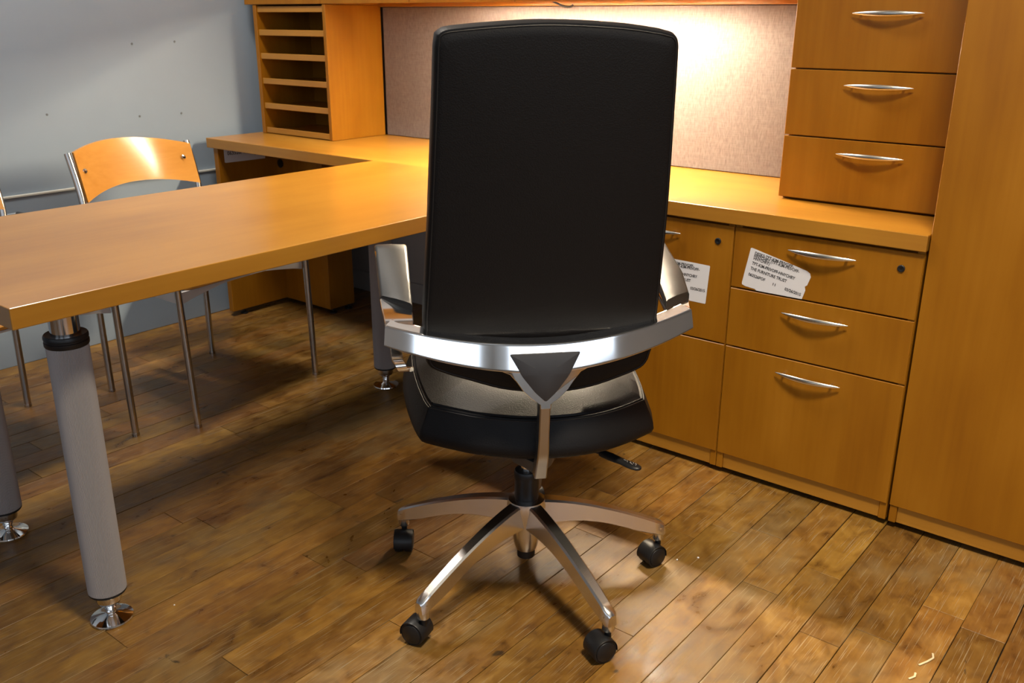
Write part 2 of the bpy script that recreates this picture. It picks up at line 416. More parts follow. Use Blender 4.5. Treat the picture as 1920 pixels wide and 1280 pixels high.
for a in ((XW - 0.1, -2.55, 0, 3), (-0.95, -0.05, 0, 3), (2.15, 2.7, 0, 3), (-2.55, -0.95, 0, 1.0), (-2.55, -0.95, 2.5, 3.0), (-0.05, 2.15, 0, 1.0), (-0.05, 2.15, 2.5, 3.0)):
    box(bm, a[0], a[1], -3.3, -3.2, a[2], a[3])
struct(finish(bm, 'wall_front', M_white))
for k, (xa, wd) in enumerate(((-2.55, 1.6), (-0.05, 2.2))):
    bm = bmesh.new()
    for a in ((xa, xa + 0.05, 1.0, 2.5), (xa + wd - 0.05, xa + wd, 1.0, 2.5), (xa + 0.05, xa + wd - 0.05, 1.0, 1.05), (xa + 0.05, xa + wd - 0.05, 2.45, 2.5), (xa + wd / 2 - 0.02, xa + wd / 2 + 0.02, 1.05, 2.45)):
        box(bm, a[0], a[1], -3.27, -3.22, a[2], a[3])
    struct(finish(bm, 'window_%d' % (k + 1), M_white))

# ------------------------------------------------------------------ credenza shell: worktop, left end panel, back panel
Y0 = 2.150
cr = thing('credenza_shell', 'long honey wood credenza worktop with open knee space at its left end', 'desk', (-1.92, 2.45, 0))
boxo('worktop', M_wx, cr, -3.300, -0.541, Y0, 2.735, 0.702, 0.740, 0.0018, 2)
ep = boxo('end_panel', M_wz, cr, -3.268, -3.240, 2.158, 2.735, 0.022, 0.7015)
boxo('back_panel', M_wz, cr, -3.240, -2.9775, 2.438, 2.462, 0.022, 0.7015)
boxo('gable', M_wz, cr, -2.9775, -2.950, 2.438, 2.575, 0.022, 0.7015)
boxo('support_rail', M_wx, cr, -2.950, -1.476, 2.68, 2.70, 0.60, 0.7015)
for gx, gy in ((-3.254, 2.22), (-3.254, 2.68), (-2.964, 2.465), (-2.964, 2.55)):
    bm = bmesh.new(); lathe(bm, [(0.0, 0.0), (0.016, 0.0), (0.016, 0.006), (0.006, 0.008), (0.006, 0.022), (0.0, 0.022)], 12, (gx, gy, 0)); finish(bm, 'glide', M_black, cr)
for z in (0.615, 0.19):
    bm = bmesh.new(); lathe(bm, [(0, -0.003), (0.018, -0.003), (0.018, 0.003), (0, 0.003)], 14, (-3.212, 2.437, z), Matrix.Rotation(PI / 2, 3, 'X')); finish(bm, 'corner_fixing', M_black, cr)

# ---- writing helper: joins mesh lettering into a bmesh, stretched to a given line width
def text_into(bm, body, size, width, f, x, y, mi=1):
    c = bpy.data.curves.new('t', 'FONT'); c.body = body; c.size = size; c.resolution_u = 2; c.offset = 0.0003
    o = bpy.data.objects.new('t', c); COL.objects.link(o)
    dg = bpy.context.evaluated_depsgraph_get(); me = o.evaluated_get(dg).to_mesh()
    x0 = min(v.co.x for v in me.vertices); x1 = max(v.co.x for v in me.vertices); k = width / (x1 - x0)
    vs = [bm.verts.new(f(x + (v.co.x - x0) * k, y + v.co.y)) for v in me.vertices]
    for p in me.polygons:
        try: fc = bm.faces.new([vs[i] for i in p.vertices]); fc.material_index = mi
        except ValueError: pass
    bpy.data.objects.remove(o); bpy.data.curves.remove(c)
LINES = [('DESKS-TFT-KIM-PRIVOFF-', 0.0021, 0.0580, 0.106, 0.0108), ('HNYCHRY (TFT-KIM-PRIVOFF-', 0.0019, 0.0510, 0.123, 0.0108), ('HNYCHRY)', 0.0023, 0.0440, 0.0444, 0.0108),
         ('TFT-KIM-PRIVOFF-HNYCHRY', 0.0016, 0.0308, 0.118, 0.0112), ('THE FURNITURE TRUST', 0.0010, 0.0167, 0.100, 0.0112), ('063526POF', 0.0, 0.0, 0.0467, 0.0108),
         ('11', 0.0687, -0.0025, 0.0075, 0.0098), ('03/26/2015', 0.1016, -0.0032, 0.0433, 0.0108)]
def sticker(name, parent, paper, fn, poly, label, lines=LINES):
    """paper(a,b,d) and fn(a,b,d) map paper and print coordinates to 3D, d = height off the surface"""
    bm = bmesh.new()
    prism(bm, poly, paper, 0.0001, 0.0005)
    for body, lx, ly, wd, size in lines: text_into(bm, body, size, wd, lambda a, b: fn(a, b, 0.0008), lx, ly, 1)
    o = finish(bm, name, [M_paper, M_ink], parent, smooth=0); o['label'] = label
    return o

def handle(parent, xc, yf, z):
    """slim pointed bow pull, 168 mm long, standing off the drawer face"""
    bm = bmesh.new(); L = 0.084; rings = []; n = 20
    for i in range(n + 1):
        s = -1 + 2 * i / n; k = 1 - s * s
        c = Vector((xc + L * s, yf - 0.008 - 0.014 * k, z - 0.001)); h = 0.0009 + 0.0058 * k ** 0.8; d = 0.0009 + 0.0042 * k ** 0.8
        rings.append([c + Vector((0, d * math.cos(t), h * math.sin(t))) for t in [2 * PI * j / 10 for j in range(10)]])
    loft(bm, rings)
    for sx in (-0.062, 0.062):
        lathe(bm, [(0.0, 0.0), (0.0035, 0.0), (0.0030, 0.0135), (0.0, 0.0135)], 8, (xc + sx, yf + 0.001, z), Matrix.Rotation(PI / 2, 3, 'X'))
    return finish(bm, 'handle', M_nickel, parent)
def lock(parent, x, yf, z):
    bm = bmesh.new(); R = Matrix.Rotation(PI / 2, 3, 'X')
    lathe(bm, [(0, 0.0), (0.0085, 0.0), (0.0085, 0.0025), (0.0070, 0.0035), (0.0035, 0.0030), (0.0030, 0.0015), (0, 0.0015)], 16, (x, yf, z), R)
    return finish(bm, 'lock', M_black, parent)
YF = 2.161
def pedestal(name, label, x0, x1, fronts, lockx, lockz):
    t = thing(name, label, 'cabinet', ((x0 + x1) / 2, 2.43, 0), 'drawer cabinets under the worktop')
    bm = bmesh.new()
    box(bm, x0 + 0.001, x0 + 0.019, YF + 0.004, 2.70, 0.016, 0.700, 0.001); box(bm, x1 - 0.019, x1 - 0.001, YF + 0.004 + 0.0005, 2.70, 0.016, 0.700, 0.001)
    box(bm, x0 + 0.019, x1 - 0.019, YF + 0.02, 2.70, 0.10, 0.697)
    finish(bm, 'carcass', M_wz, t)
    boxo('base_rail', M_wx, t, x0 + 0.019, x1 - 0.019, YF + 0.008, YF + 0.026, 0.016, 0.0995)
    for gx in (x0 + 0.04, x1 - 0.04):
        for gy in (2.23, 2.64):
            bm = bmesh.new(); lathe(bm, [(0, 0), (0.017, 0), (0.017, 0.008), (0.006, 0.010), (0.006, 0.0165), (0, 0.0165)], 10, (gx, gy, 0)); finish(bm, 'glide', M_black, t)
    fr = []
    for z0, z1, hz in fronts:
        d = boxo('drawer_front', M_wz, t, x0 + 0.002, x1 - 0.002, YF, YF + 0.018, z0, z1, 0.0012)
        if hz: handle(d, (x0 + x1) / 2, YF, hz)
        fr.append(d)
    lock(fr[0], lockx, YF, lockz)
    return t, fr
XL0, XL1, XR1 = -1.475, -1.009, -0.543
t1, f1 = pedestal('drawer_cabinet', 'honey wood cabinet with a straight white label, partly hidden behind the black chair', XL0, XL1, [(0.3785, 0.6945, 0.6575), (0.0625, 0.3745, None)], -1.052, 0.651)
t2, f2 = pedestal('drawer_cabinet', 'three-drawer honey wood cabinet with a crooked torn white label', XL1, XR1, [(0.5385, 0.6945, 0.6595), (0.3785, 0.5345, 0.4975), (0.0625, 0.3745, 0.337)], -0.591, 0.655)
# torn crooked label on the top drawer and a straight one on the cabinet beside it
face = lambda a, b, d: Vector((a, YF - d, b))
def turned(ox, oz, deg):
    c, n = math.cos(math.radians(deg)), math.sin(math.radians(deg))
    return lambda a, b, d: Vector((ox + a * c - b * n, YF - d, oz + a * n + b * c))
sticker('paper_label', f2[0], face, turned(-0.9611, 0.5755, -10.4), [(-0.9765, 0.5545), (-0.976, 0.549), (-0.967, 0.5455), (-0.940, 0.5425), (-0.936, 0.5390), (-0.815, 0.5390), (-0.8085, 0.5625), (-0.811, 0.572), (-0.8055, 0.576), (-0.7985, 0.598), (-0.8015, 0.607), (-0.810, 0.612), (-0.870, 0.627), (-0.957, 0.6475), (-0.9605, 0.6465)], 'torn crooked white paper label with black print')
sticker('paper_label', f1[0], face, turned(-1.2238, 0.5122, -0.3), [(-1.2405, 0.479), (-1.239, 0.4775), (-1.0765, 0.4764), (-1.0747, 0.478), (-1.0694, 0.580), (-1.0712, 0.5817), (-1.236, 0.5845), (-1.2375, 0.583)], 'straight white paper label with black print')
fn3 = lambda a, b, d: Vector((-3.240 + d, 2.186 + a, 0.641 + b))
sticker('paper_label', ep, fn3, fn3, [(0, 0.004), (0.004, 0.001), (0.196, -0.001), (0.197, 0.058), (0, 0.058)], 'white paper label high on the inner face', [('063526POF', 0.015, 0.030, 0.10, 0.022), ('11', 0.145, 0.018, 0.016, 0.016)])

# ------------------------------------------------------------------ stacked drawer tower on the worktop
tw = thing('drawer_tower', 'honey wood drawer tower standing on the worktop at its right end', 'drawers', (-0.766, 2.56, 0.741))
TX0, TX1, TY = -0.9915, -0.5405, 2.374
boxo('carcass', M_wz, tw, TX0 + 0.004, TX1 - 0.002, TY + 0.0195, 2.73, 0.7405, 1.622)
for z0, z1, hz in ((0.7465, 0.906, 0.872), (0.9095, 1.0735, 1.040), (1.077, 1.2575, 1.209), (1.261, 1.62, 1.40)):
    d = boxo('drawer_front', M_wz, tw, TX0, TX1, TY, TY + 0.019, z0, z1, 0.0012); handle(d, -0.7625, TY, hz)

# ------------------------------------------------------------------ tall cabinet at the right
tc_ = thing('tall_cabinet', 'tall plain honey wood cabinet standing on the floor at the far right', 'cabinet', (-0.235, 2.45, 0))
boxo('carcass', M_wz, tc_, -0.5365, 0.065, YF + 0.021, 2.735, 0.016, 1.70)
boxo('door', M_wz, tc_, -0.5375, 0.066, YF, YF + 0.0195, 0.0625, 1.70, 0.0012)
boxo('side_edge', M_wz, tc_, -0.5365, -0.519, YF + 0.003, YF + 0.0205, 0.016, 0.0615)
boxo('base_rail', M_wx, tc_, -0.519, 0.065, YF + 0.008, YF + 0.0205, 0.016, 0.0615)
for gx in (-0.49, 0.02):
    for gy in (2.25, 2.66):
        bm = bmesh.new(); lathe(bm, [(0, 0), (0.017, 0), (0.017, 0.008), (0.006, 0.010), (0.006, 0.0165), (0, 0.0165)], 10, (gx, gy, 0)); finish(bm, 'glide', M_black, tc_)

# ------------------------------------------------------------------ paper sorter, overhead cabinet, tackboard, task light
so = thing('paper_sorter', 'honey wood pigeonhole paper sorter standing on the left of the worktop', 'shelf', (-3.05, 2.54, 0.7405))
SX0, SX1, SY = -3.268, -2.829, 2.402
boxo('side_panel', M_wz, so, SX0, SX0 + 0.020, SY, 2.685, 0.7405, 1.2415); boxo('side_panel', M_wz, so, SX1 - 0.018, SX1, SY, 2.685, 0.7405, 1.2415)
bk = boxo('back_panel', M_wz, so, SX0 + 0.020, SX1 - 0.018, 2.670, 2.684, 0.7405, 1.2415)
bm = bmesh.new(); lathe(bm, [(0, 0), (0.0075, 0), (0.0075, 0.001), (0, 0.001)], 12, (-3.231 + 0.34, 2.670, 1.066), Matrix.Rotation(PI / 2, 3, 'X')); finish(bm, 'cable_hole', M_black, bk)
for zc in (1.2245, 1.137, 1.047, 0.950, 0.852, 0.754):
    bm = bmesh.new(); box(bm, SX0 + 0.0205, SX1 - 0.0185, SY + 0.012, 2.669, zc - 0.008, zc + 0.002, 0.0008); box(bm, SX0 + 0.0205, SX1 - 0.0185, SY + 0.006, SY + 0.0118, zc - 0.011, zc + 0.0115, 0.0012)
    finish(bm, 'shelf', M_wx, so)
oc = thing('overhead_cabinet', 'long honey wood overhead cabinet along the top of the picture', 'cabinet', (-2.15, 2.55, 1.242))
OX0, OX1 = -3.318, -0.993
bm = bmesh.new(); box(bm, OX0, OX1, 2.4195, 2.735, 1.275, 1.62, 0.001); box(bm, OX0, OX0 + 0.02, 2.4195, 2.735, 1.2425, 1.276, 0.001); finish(bm, 'carcass', M_wx, oc)
bm = bmesh.new(); box(bm, OX0 + 0.02, SX0 - 0.0, 2.42, 2.6, 1.2425, 1.276); box(bm, SX0, SX1, 2.42, 2.685, 1.2425, 1.276); finish(bm, 'bottom_block', M_wx, oc)
boxo('back_cleat', M_wx, oc, SX1 + 0.002, OX1, 2.672, 2.700, 1.235, 1.2755)
for k in range(5):
    boxo('door', M_wz, oc, OX0 + 0.001 + k * 0.465, OX0 + 0.464 + k * 0.465, 2.400, 2.419, 1.2425, 1.62, 0.0012)
tb = boxo('tackboard', M_fabric, None, SX1 + 0.004, OX1 - 0.001, 2.690, 2.720, 0.7405, 1.2345, 0.003)
tag(tb, 'pinkish beige fabric tackboard upright behind the worktop', 'pinboard')
LX0, LX1 = -2.22, -1.30
tl = thing('task_light', 'fluorescent task light fixed under the overhead cabinet with a black cable', 'light', (-1.91, 2.48, 1.262))
bm = bmesh.new(); box(bm, LX0 - 0.015, LX1 + 0.015, 2.45, 2.51, 1.268, 1.2745, 0.001); box(bm, LX0, LX1, 2.502, 2.5075, 1.2530, 1.2685); box(bm, LX0 - 0.015, LX0, 2.455, 2.5075, 1.2530, 1.2685); box(bm, LX1, LX1 + 0.015, 2.455, 2.5075, 1.2530, 1.2685); finish(bm, 'housing', M_white, tl)
bm = bmesh.new(); sweep(bm, [(LX0 + 0.001, 2.48, 1.2605), (LX1 - 0.001, 2.48, 1.2605)], 0.0065, 12); finish(bm, 'fluorescent_tube', M_lamp, tl)
bm = bmesh.new(); sweep(bm, spline([(-1.925, 2.505, 1.272), (-1.93, 2.56, 1.262), (-1.925, 2.62, 1.243), (-1.912, 2.65, 1.233), (-1.897, 2.662, 1.231), (-1.888, 2.668, 1.238)], 6), 0.0035, 8); finish(bm, 'cable', M_black, tl)

# ------------------------------------------------------------------ desk table (peninsula) with four round legs
dt = thing('desk_table', 'honey wood desk table on round grey legs, butted against the credenza', 'desk', (-1.94, 1.37, 0))
boxo('tabletop', M_wy, dt, -2.322, -1.543, 0.607, 2.1485, 0.704, 0.742, 0.0018, 2)
def table_leg(x, y):
    bm = bmesh.new(); lathe(bm, [(0, 0.600), (0.027, 0.600), (0.027, 0.7035), (0, 0.7035)], 32, (x, y, 0)); leg = finish(bm, 'leg', M_chrome, dt)
    bm = bmesh.new(); n = 180; rings = []
    for z, k in ((0.0715, 0.98), (0.0725, 1.0), (0.608, 1.0), (0.609, 0.99)):
        rings.append([Vector((x + (0.0375 + (0.0005 if i % 2 else -0.0005)) * k * math.cos(2 * PI * i / n), y + (0.0375 + (0.0005 if i % 2 else -0.0005)) * k * math.sin(2 * PI * i / n), z)) for i in range(n)])
    loft(bm, rings); finish(bm, 'sleeve', M_sleeve, leg, smooth=0)
    bm = bmesh.new(); lathe(bm, [(0.027, 0.610), (0.0385, 0.6095), (0.0400, 0.612), (0.0400, 0.619), (0.0385, 0.6205), (0.0385, 0.623), (0.0400, 0.6245), (0.0400, 0.630), (0.0380, 0.633), (0.027, 0.632)], 32, (x, y, 0)); finish(bm, 'collar', M_black, leg)
    bm = bmesh.new(); lathe(bm, [(0.0, 0.066), (0.036, 0.066), (0.0375, 0.068), (0.0375, 0.0715), (0, 0.0715)], 32, (x, y, 0)); finish(bm, 'ring', M_black, leg)
    bm = bmesh.new(); lathe(bm, [(0, 0), (0.042, 0), (0.0435, 0.0025), (0.0425, 0.0055), (0.013, 0.0135), (0.010, 0.016), (0.0105, 0.020), (0.009, 0.0225), (0.0105, 0.025), (0.0115, 0.028), (0.0095, 0.030), (0.013, 0.0325), (0.0135, 0.035), (0.017, 0.038), (0.0235, 0.043), (0.0255, 0.048), (0.0255, 0.066), (0, 0.066)], 32, (x, y, 0)); finish(bm, 'foot', M_chrome, leg)
for p in ((-1.682, 0.753), (-2.193, 0.770), (-2.185, 2.028), (-1.682, 2.028)): table_leg(*p)

# ------------------------------------------------------------------ guest chairs between table and wall
def guest_chair(label):
    cx, cy = -2.66, 1.655
    g = thing('guest_chair', label, 'chair', (cx, cy, 0), 'guest chairs between the table and the blue wall')
    R = 0.0105
    rears = []
    for (bx, by), (sx, sy), (lx, ly, lz), (tx, ty, tz) in (((-2.862, 1.404), (-2.880, 1.409), (-2.912, 1.425, 0.627), (-2.953, 1.419, 0.784)), ((-2.924, 1.837), (-2.938, 1.846), (-2.972, 1.886, 0.616), (-3.012, 1.880, 0.778))):
        bm = bmesh.new(); path = [(bx, by, 0.006), (sx, sy, 0.42)] + [tuple(p) for p in spline([(sx, sy, 0.44), (lx, ly, lz), (tx, ty, tz)], 8)]
        sweep(bm, path, R, 12); lathe(bm, [(0, 0), (0.0115, 0), (0.0115, 0.008), (0, 0.008)], 12, (bx, by, 0)); finish(bm, 'rear_leg', M_tube, g); rears.append(((sx, sy), (lx, ly, lz), (tx, ty, tz)))
    fronts = []
    for (bx, by), (sx, sy) in (((-2.383, 1.421), (-2.400, 1.416)), ((-2.451, 1.940), (-2.458, 1.935))):
        bm = bmesh.new(); sweep(bm, [(bx, by, 0.006), (sx, sy, 0.43), (sx - 0.008, sy, 0.60)], R, 12); lathe(bm, [(0, 0), (0.0115, 0), (0.0115, 0.008), (0, 0.008)], 12, (bx, by, 0)); finish(bm, 'front_leg', M_tube, g); fronts.append((sx, sy))
    # seat frame rails
    zr = 0.406; q = [(fronts[0][0] - 0.01, fronts[0][1] + 0.012), (fronts[1][0] - 0.01, fronts[1][1] - 0.012), (rears[1][0][0] + 0.012, rears[1][0][1] - 0.01), (rears[0][0][0] + 0.012, rears[0][0][1] + 0.01)]
    bm = bmesh.new()
    for i in range(4):
        a = Vector((*q[i], zr)); b = Vector((*q[(i + 1) % 4], zr)); d = (b - a).normalized(); n = Vector((-d.y, d.x, 0)) * 0.005; L = (b - a).length; rings = []
        for k in range(13):
            t = k / 12; e = min(t, 1 - t) * L; lo = 0.018 if i != 0 else 0.018 - 0.030 * min(1, e / 0.17) ** 0.8
            c = a + d * (L * t); rings.append([c + n + Vector((0, 0, 0.018)), c - n + Vector((0, 0, 0.018)), c - n - Vector((0, 0, lo)), c + n - Vector((0, 0, lo))])
        loft(bm, rings)
    finish(bm, 'seat_frame', M_rail, g)
    bm = bmesh.new(); poly = roundpoly([(q[0][0] + 0.008, q[0][1] + 0.012), (q[1][0] + 0.008, q[1][1] - 0.012), (q[2][0], q[2][1] - 0.025), (q[3][0], q[3][1] + 0.025)], 0.05, 5)
    pillow(bm, poly, [(0.003, 1, 0.4245), (0, 1, 0.427), (0, 1, 0.434), (0.003, 1, 0.4365), (0, 0.6, 0.4325), (0, 0.1, 0.431)], lambda a, b, d: Vector((a, b, d))); finish(bm, 'seat', M_ply, g)
    # bent plywood backrest: outline over s (0..1 between the posts) and height, bowed backwards
    (l0, lo0, to0), (l1, lo1, to1) = rears
    n = 22; grid = []
    def bowed(s, z):
        k = (z - 0.62) / 0.165
        a = Vector(lo0).lerp(Vector(to0), k); b = Vector(lo1).lerp(Vector(to1), k)
        p = a.lerp(b, s); f = Vector((b.y - a.y, -(b.x - a.x), 0)).normalized()
        return p + f * (0.014 - 0.055 * 4 * s * (1 - s)), f, p
    front, back = [], []
    for i in range(n + 1):
        s = i / n; ss = 0.030 + 0.965 * s; arch = 4 * s * (1 - s)
        zt = 0.786 - 0.012 * s + 0.030 * arch - 0.004 * s; zb = 0.630 + 0.002 * s + 0.033 * arch
        cf, cb = [], []
        for j in range(7):
            z = zb + (zt - zb) * j / 6
            p, f, _ = bowed(ss, z); p = Vector((p.x, p.y, z)); cf.append(p + f * 0.0055); cb.append(p - f * 0.0055)
        front.append(cf); back.append(cb)
    bm = bmesh.new(); rings = [cf + cb[::-1] for cf, cb in zip(front, back)]; loft(bm, rings); finish(bm, 'backrest', M_ply, g)
    for s in (0.085, 0.925):
        p, f, _ = bowed(s, 0.725); p.z = 0.725; bm = bmesh.new()
        M = f.to_track_quat('Z', 'Y').to_matrix()
        lathe(bm, [(0, 0), (0.008, 0), (0.0085, 0.003), (0.006, 0.007), (0, 0.008)], 14, p + f * 0.005, M); finish(bm, 'bolt', M_chrome, g)
    # arms: short chrome stub outboard of each post, then a black pad running forward
    for (sx, sy), (lx, ly, lz), sgn, (fx, fy) in ((l0, lo0, -1, fronts[0]), (l1, lo1, 1, fronts[1])):
        st = Vector((lx, ly + sgn * 0.008, lz - 0.008)); en = Vector((lx + 0.005, ly + sgn * 0.040, lz - 0.006))
        bm = bmesh.new(); sweep(bm, [st, en], 0.006, 8)
        arm = finish(bm, 'armrest', M_chrome, g)
        bm = bmesh.new(); path = spline([en + Vector((-0.004, sgn * 0.003, 0)), en + Vector((0.12, sgn * 0.006, 0.0)), Vector((fx - 0.10, fy + sgn * 0.035, 0.612)), Vector((fx + 0.01, fy + sgn * 0.016, 0.603))], 6)
        sweep(bm, path, lambda t: (0.008, 0.010 + 0.014 * math.sin(PI * min(1, t * 1.1))), 10); finish(bm, 'arm_pad', M_black, arm)
    return g
def copy_tree(o, parent=None):
    c = o.copy(); COL.objects.link(c)
    if parent: c.parent = parent
    for ch in list(o.children): copy_tree(ch, c)
    return c
gc = guest_chair('guest chair whose bent wood backrest shows whole above the table edge')
gc2 = copy_tree(gc); gc2.location = (-2.66 - 0.026, 1.655 - 0.672, 0)
gc2['label'] = 'guest chair cut by the left picture edge, only its chrome post and arm showing'

# ------------------------------------------------------------------ black office chair; local axes: x right, y forward, z up
TH = math.radians(137)
ch = thing('office_chair', 'black leather swivel chair with polished aluminium frame and five-star base', 'chair', (-1.0867, 1.4044, 0), None, TH - PI / 2, local=True)
# --- five star base
W2L = -(TH - PI / 2)
BO = Matrix.Rotation(W2L, 3, 'Z') @ Vector((-0.0131, 0.0170, 0))
bm = bmesh.new()
lathe(bm, [(0, 0.077), (0.022, 0.077), (0.026, 0.087), (0.031, 0.113), (0.031, 0.118), (0.036, 0.148), (0.043, 0.188), (0.040, 0.2015), (0.029, 0.204), (0, 0.204)], 32, BO)
base = finish(bm, 'base', M_base, ch)
base['label'] = 'polished aluminium five-star base'
bm = bmesh.new(); lathe(bm, [(0, 0.0575), (0.0185, 0.0575), (0.020, 0.059), (0.020, 0.0775), (0, 0.0775)], 24, BO); finish(bm, 'hub_cap', M_black, base)
CA = [math.radians(195.1 + 72 * k) + W2L for k in range(5)]
AXLE = [218.8, -78, -24, -18, 60]; TRAIL = [-51.2, 192, 246, 252, 150]
RT = 0.3262
def star_arm(a):
    bm = bmesh.new(); rings = []; d = Vector((math.cos(a), math.sin(a), 0)); sd = Vector((-d.y, d.x, 0)); n = 14
    for i in range(n + 2):
        t = min(1, i / n); r = 0.022 + (RT - 0.028) * t + (0.006 if i > n else 0)
        zt = 0.2000 - 0.096 * t ** 1.5 - (0.006 if i > n else 0); zb = 0.140 + 0.012 * math.sin(PI * min(1, t * 1.25)) - 0.066 * t ** 1.5
        wt = 0.0165 - 0.005 * t; wb = 0.0195 - 0.0060 * t
        if i > n: wt *= 0.7; wb *= 0.8
        c = d * r; bv = 0.004
        sec = [(-wt + bv, zt), (wt - bv, zt), (wt, zt - bv), (wb, zb + 0.002), (wb - 0.002, zb), (-wb + 0.002, zb), (-wb, zb + 0.002), (-wt, zt - bv)]
        rings.append([BO + c + sd * s + Vector((0, 0, z)) for s, z in sec])
    loft(bm, rings)
    lathe(bm, [(0, 0.060), (0.0118, 0.060), (0.0128, 0.062), (0.0128, 0.094), (0, 0.096)], 16, BO + d * (RT - 0.0125))
    return finish(bm, 'base_arm', M_base, base, smooth=40)
def caster(a, axle, trail):
    d = BO + Vector((math.cos(a), math.sin(a), 0)) * (RT - 0.0125)
    ax = math.radians(axle) + W2L; tr = math.radians(trail) + W2L
    A = Vector((math.cos(ax), math.sin(ax), 0)); T = Vector((math.cos(tr), math.sin(tr), 0))
    c = d + T * 0.017 + Vector((0, 0, 0.0258))
    M = Matrix((T, Vector((0, 0, 1)), A)).transposed()      # local x = trail, y = up, z = axle
    bm = bmesh.new()
    lathe(bm, [(0, 0.030), (0.0068, 0.030), (0.0068, 0.0615), (0, 0.0615)], 12, d)
    rings = []
    for wz in (-0.0215, -0.0195, 0.0195, 0.0215):
        ro, ri = (0.0275, 0.0262); k = 1.0 if abs(wz) < 0.021 else 0.97
        outer = [Vector((ro * k * math.cos(t), ro * k * math.sin(t), wz)) for t in [math.radians(-15 + 205 * j / 16) for j in range(17)]]
        inner = [Vector((ri * math.cos(t), ri * math.sin(t), wz)) for t in [math.radians(190 - 205 * j / 16) for j in range(17)]]
        rings.append([M @ p + c for p in outer + inner])
    loft(bm, rings)
    cs = finish(bm, 'caster', M_black, ch)
    for s in (-1, 1):
        bm = bmesh.new()
        lathe(bm, [(r * 0.8745, z * 0.88) for r, z in [(0, 0.003), (0.0285, 0.003), (0.0295, 0.006), (0.0295, 0.020), (0.0285, 0.0225), (0.0262, 0.0230), (0.0255, 0.0222), (0.0245, 0.0222), (0.0238, 0.0240), (0.0225, 0.0248), (0, 0.0258)]], 28, c, M @ Matrix.Diagonal((1, 1, s)))
        finish(bm, 'wheel', M_black, cs)
for a, b_, c_ in zip(CA, AXLE, TRAIL): star_arm(a); caster(a, b_, c_)
# --- gas column
bm = bmesh.new(); lathe(bm, [(0, 0.2035), (0.0255, 0.2035), (0.0265, 0.206), (0.0265, 0.250), (0.0275, 0.252), (0.0275, 0.268), (0.0255, 0.271), (0.016, 0.272), (0, 0.272)], 28, BO)
colm = finish(bm, 'column_sleeve', M_black, ch)
bm = bmesh.new(); lathe(bm, [(0, 0.2715), (0.0135, 0.2715), (0.0135, 0.345), (0, 0.345)], 20, BO); finish(bm, 'gas_rod', M_chrome, colm)
# --- tilt mechanism under the seat, running back to the post
bm = bmesh.new(); rings = []
for v, hw, z0, z1 in ((-0.150, 0.012, 0.343, 0.374), (-0.13, 0.030, 0.340, 0.376), (-0.09, 0.044, 0.330, 0.377), (-0.04, 0.050, 0.326, 0.377), (0.05, 0.062, 0.330, 0.377), (0.12, 0.060, 0.345, 0.377)):
    rings.append([Vector((u, v, z)) for u, z in ((-hw, z1), (-hw * 0.95, z0 + 0.016), (-hw * 0.45, z0 + 0.003), (0, z0), (hw * 0.45, z0 + 0.003), (hw * 0.95, z0 + 0.016), (hw, z1))])
loft(bm, rings); mech = finish(bm, 'tilt_mechanism', M_mech, ch)
# --- lever
bm = bmesh.new(); sweep(bm, [(0.055, -0.005, 0.352), (0.118, -0.050, 0.347), (0.150, -0.070, 0.343)], 0.0038, 8); lev = finish(bm, 'lever', M_black, ch)
ldir = Vector((0.205, -0.152, 0.345)) - Vector((0.145, -0.066, 0.3435)); l0 = Vector((0.145, -0.066, 0.3435)); sd = Vector((-ldir.y, ldir.x, 0)).normalized(); ln = ldir.length; ld = ldir.normalized()
bm = bmesh.new(); rings = []
for t, hw, hh in ((0, 0.0075, 0.0075), (0.02, 0.0085, 0.008), (0.25, 0.0095, 0.0085), (0.42, 0.0105, 0.007), (0.55, 0.0105, 0.0055), (0.72, 0.0125, 0.0055), (0.86, 0.0125, 0.005), (0.95, 0.0095, 0.0045), (0.99, 0.005, 0.003), (1.0, 0.002, 0.0015)):
    c = l0 + ldir * t; rings.append([c + sd * hw * math.cos(q) + Vector((0, 0, hh)) * math.sin(q) for q in [2 * PI * j / 14 for j in range(14)]])
loft(bm, rings); pad = finish(bm, 'lever_paddle', M_black, lev)
bm = bmesh.new()
mk = lambda a, b: l0 + ldir * a + sd * b + Vector((0, 0, 0.0058))
for (a0, b0), (a1, b1) in (((0.58, 0.001), (0.64, 0.0005)), ((0.655, 0.002), (0.70, -0.003)), ((0.73, 0.003), (0.775, -0.001)), ((0.745, -0.001), (0.83, -0.0035)), ((0.79, 0.004), (0.83, 0.0005)), ((0.84, 0.004), (0.885, 0.002)), ((0.885, 0.002), (0.905, -0.003))):
    sweep(bm, [mk(a0, b0), mk(a1, b1)], 0.0006, 6)
finish(bm, 'lever_marks', M_mark, lev)
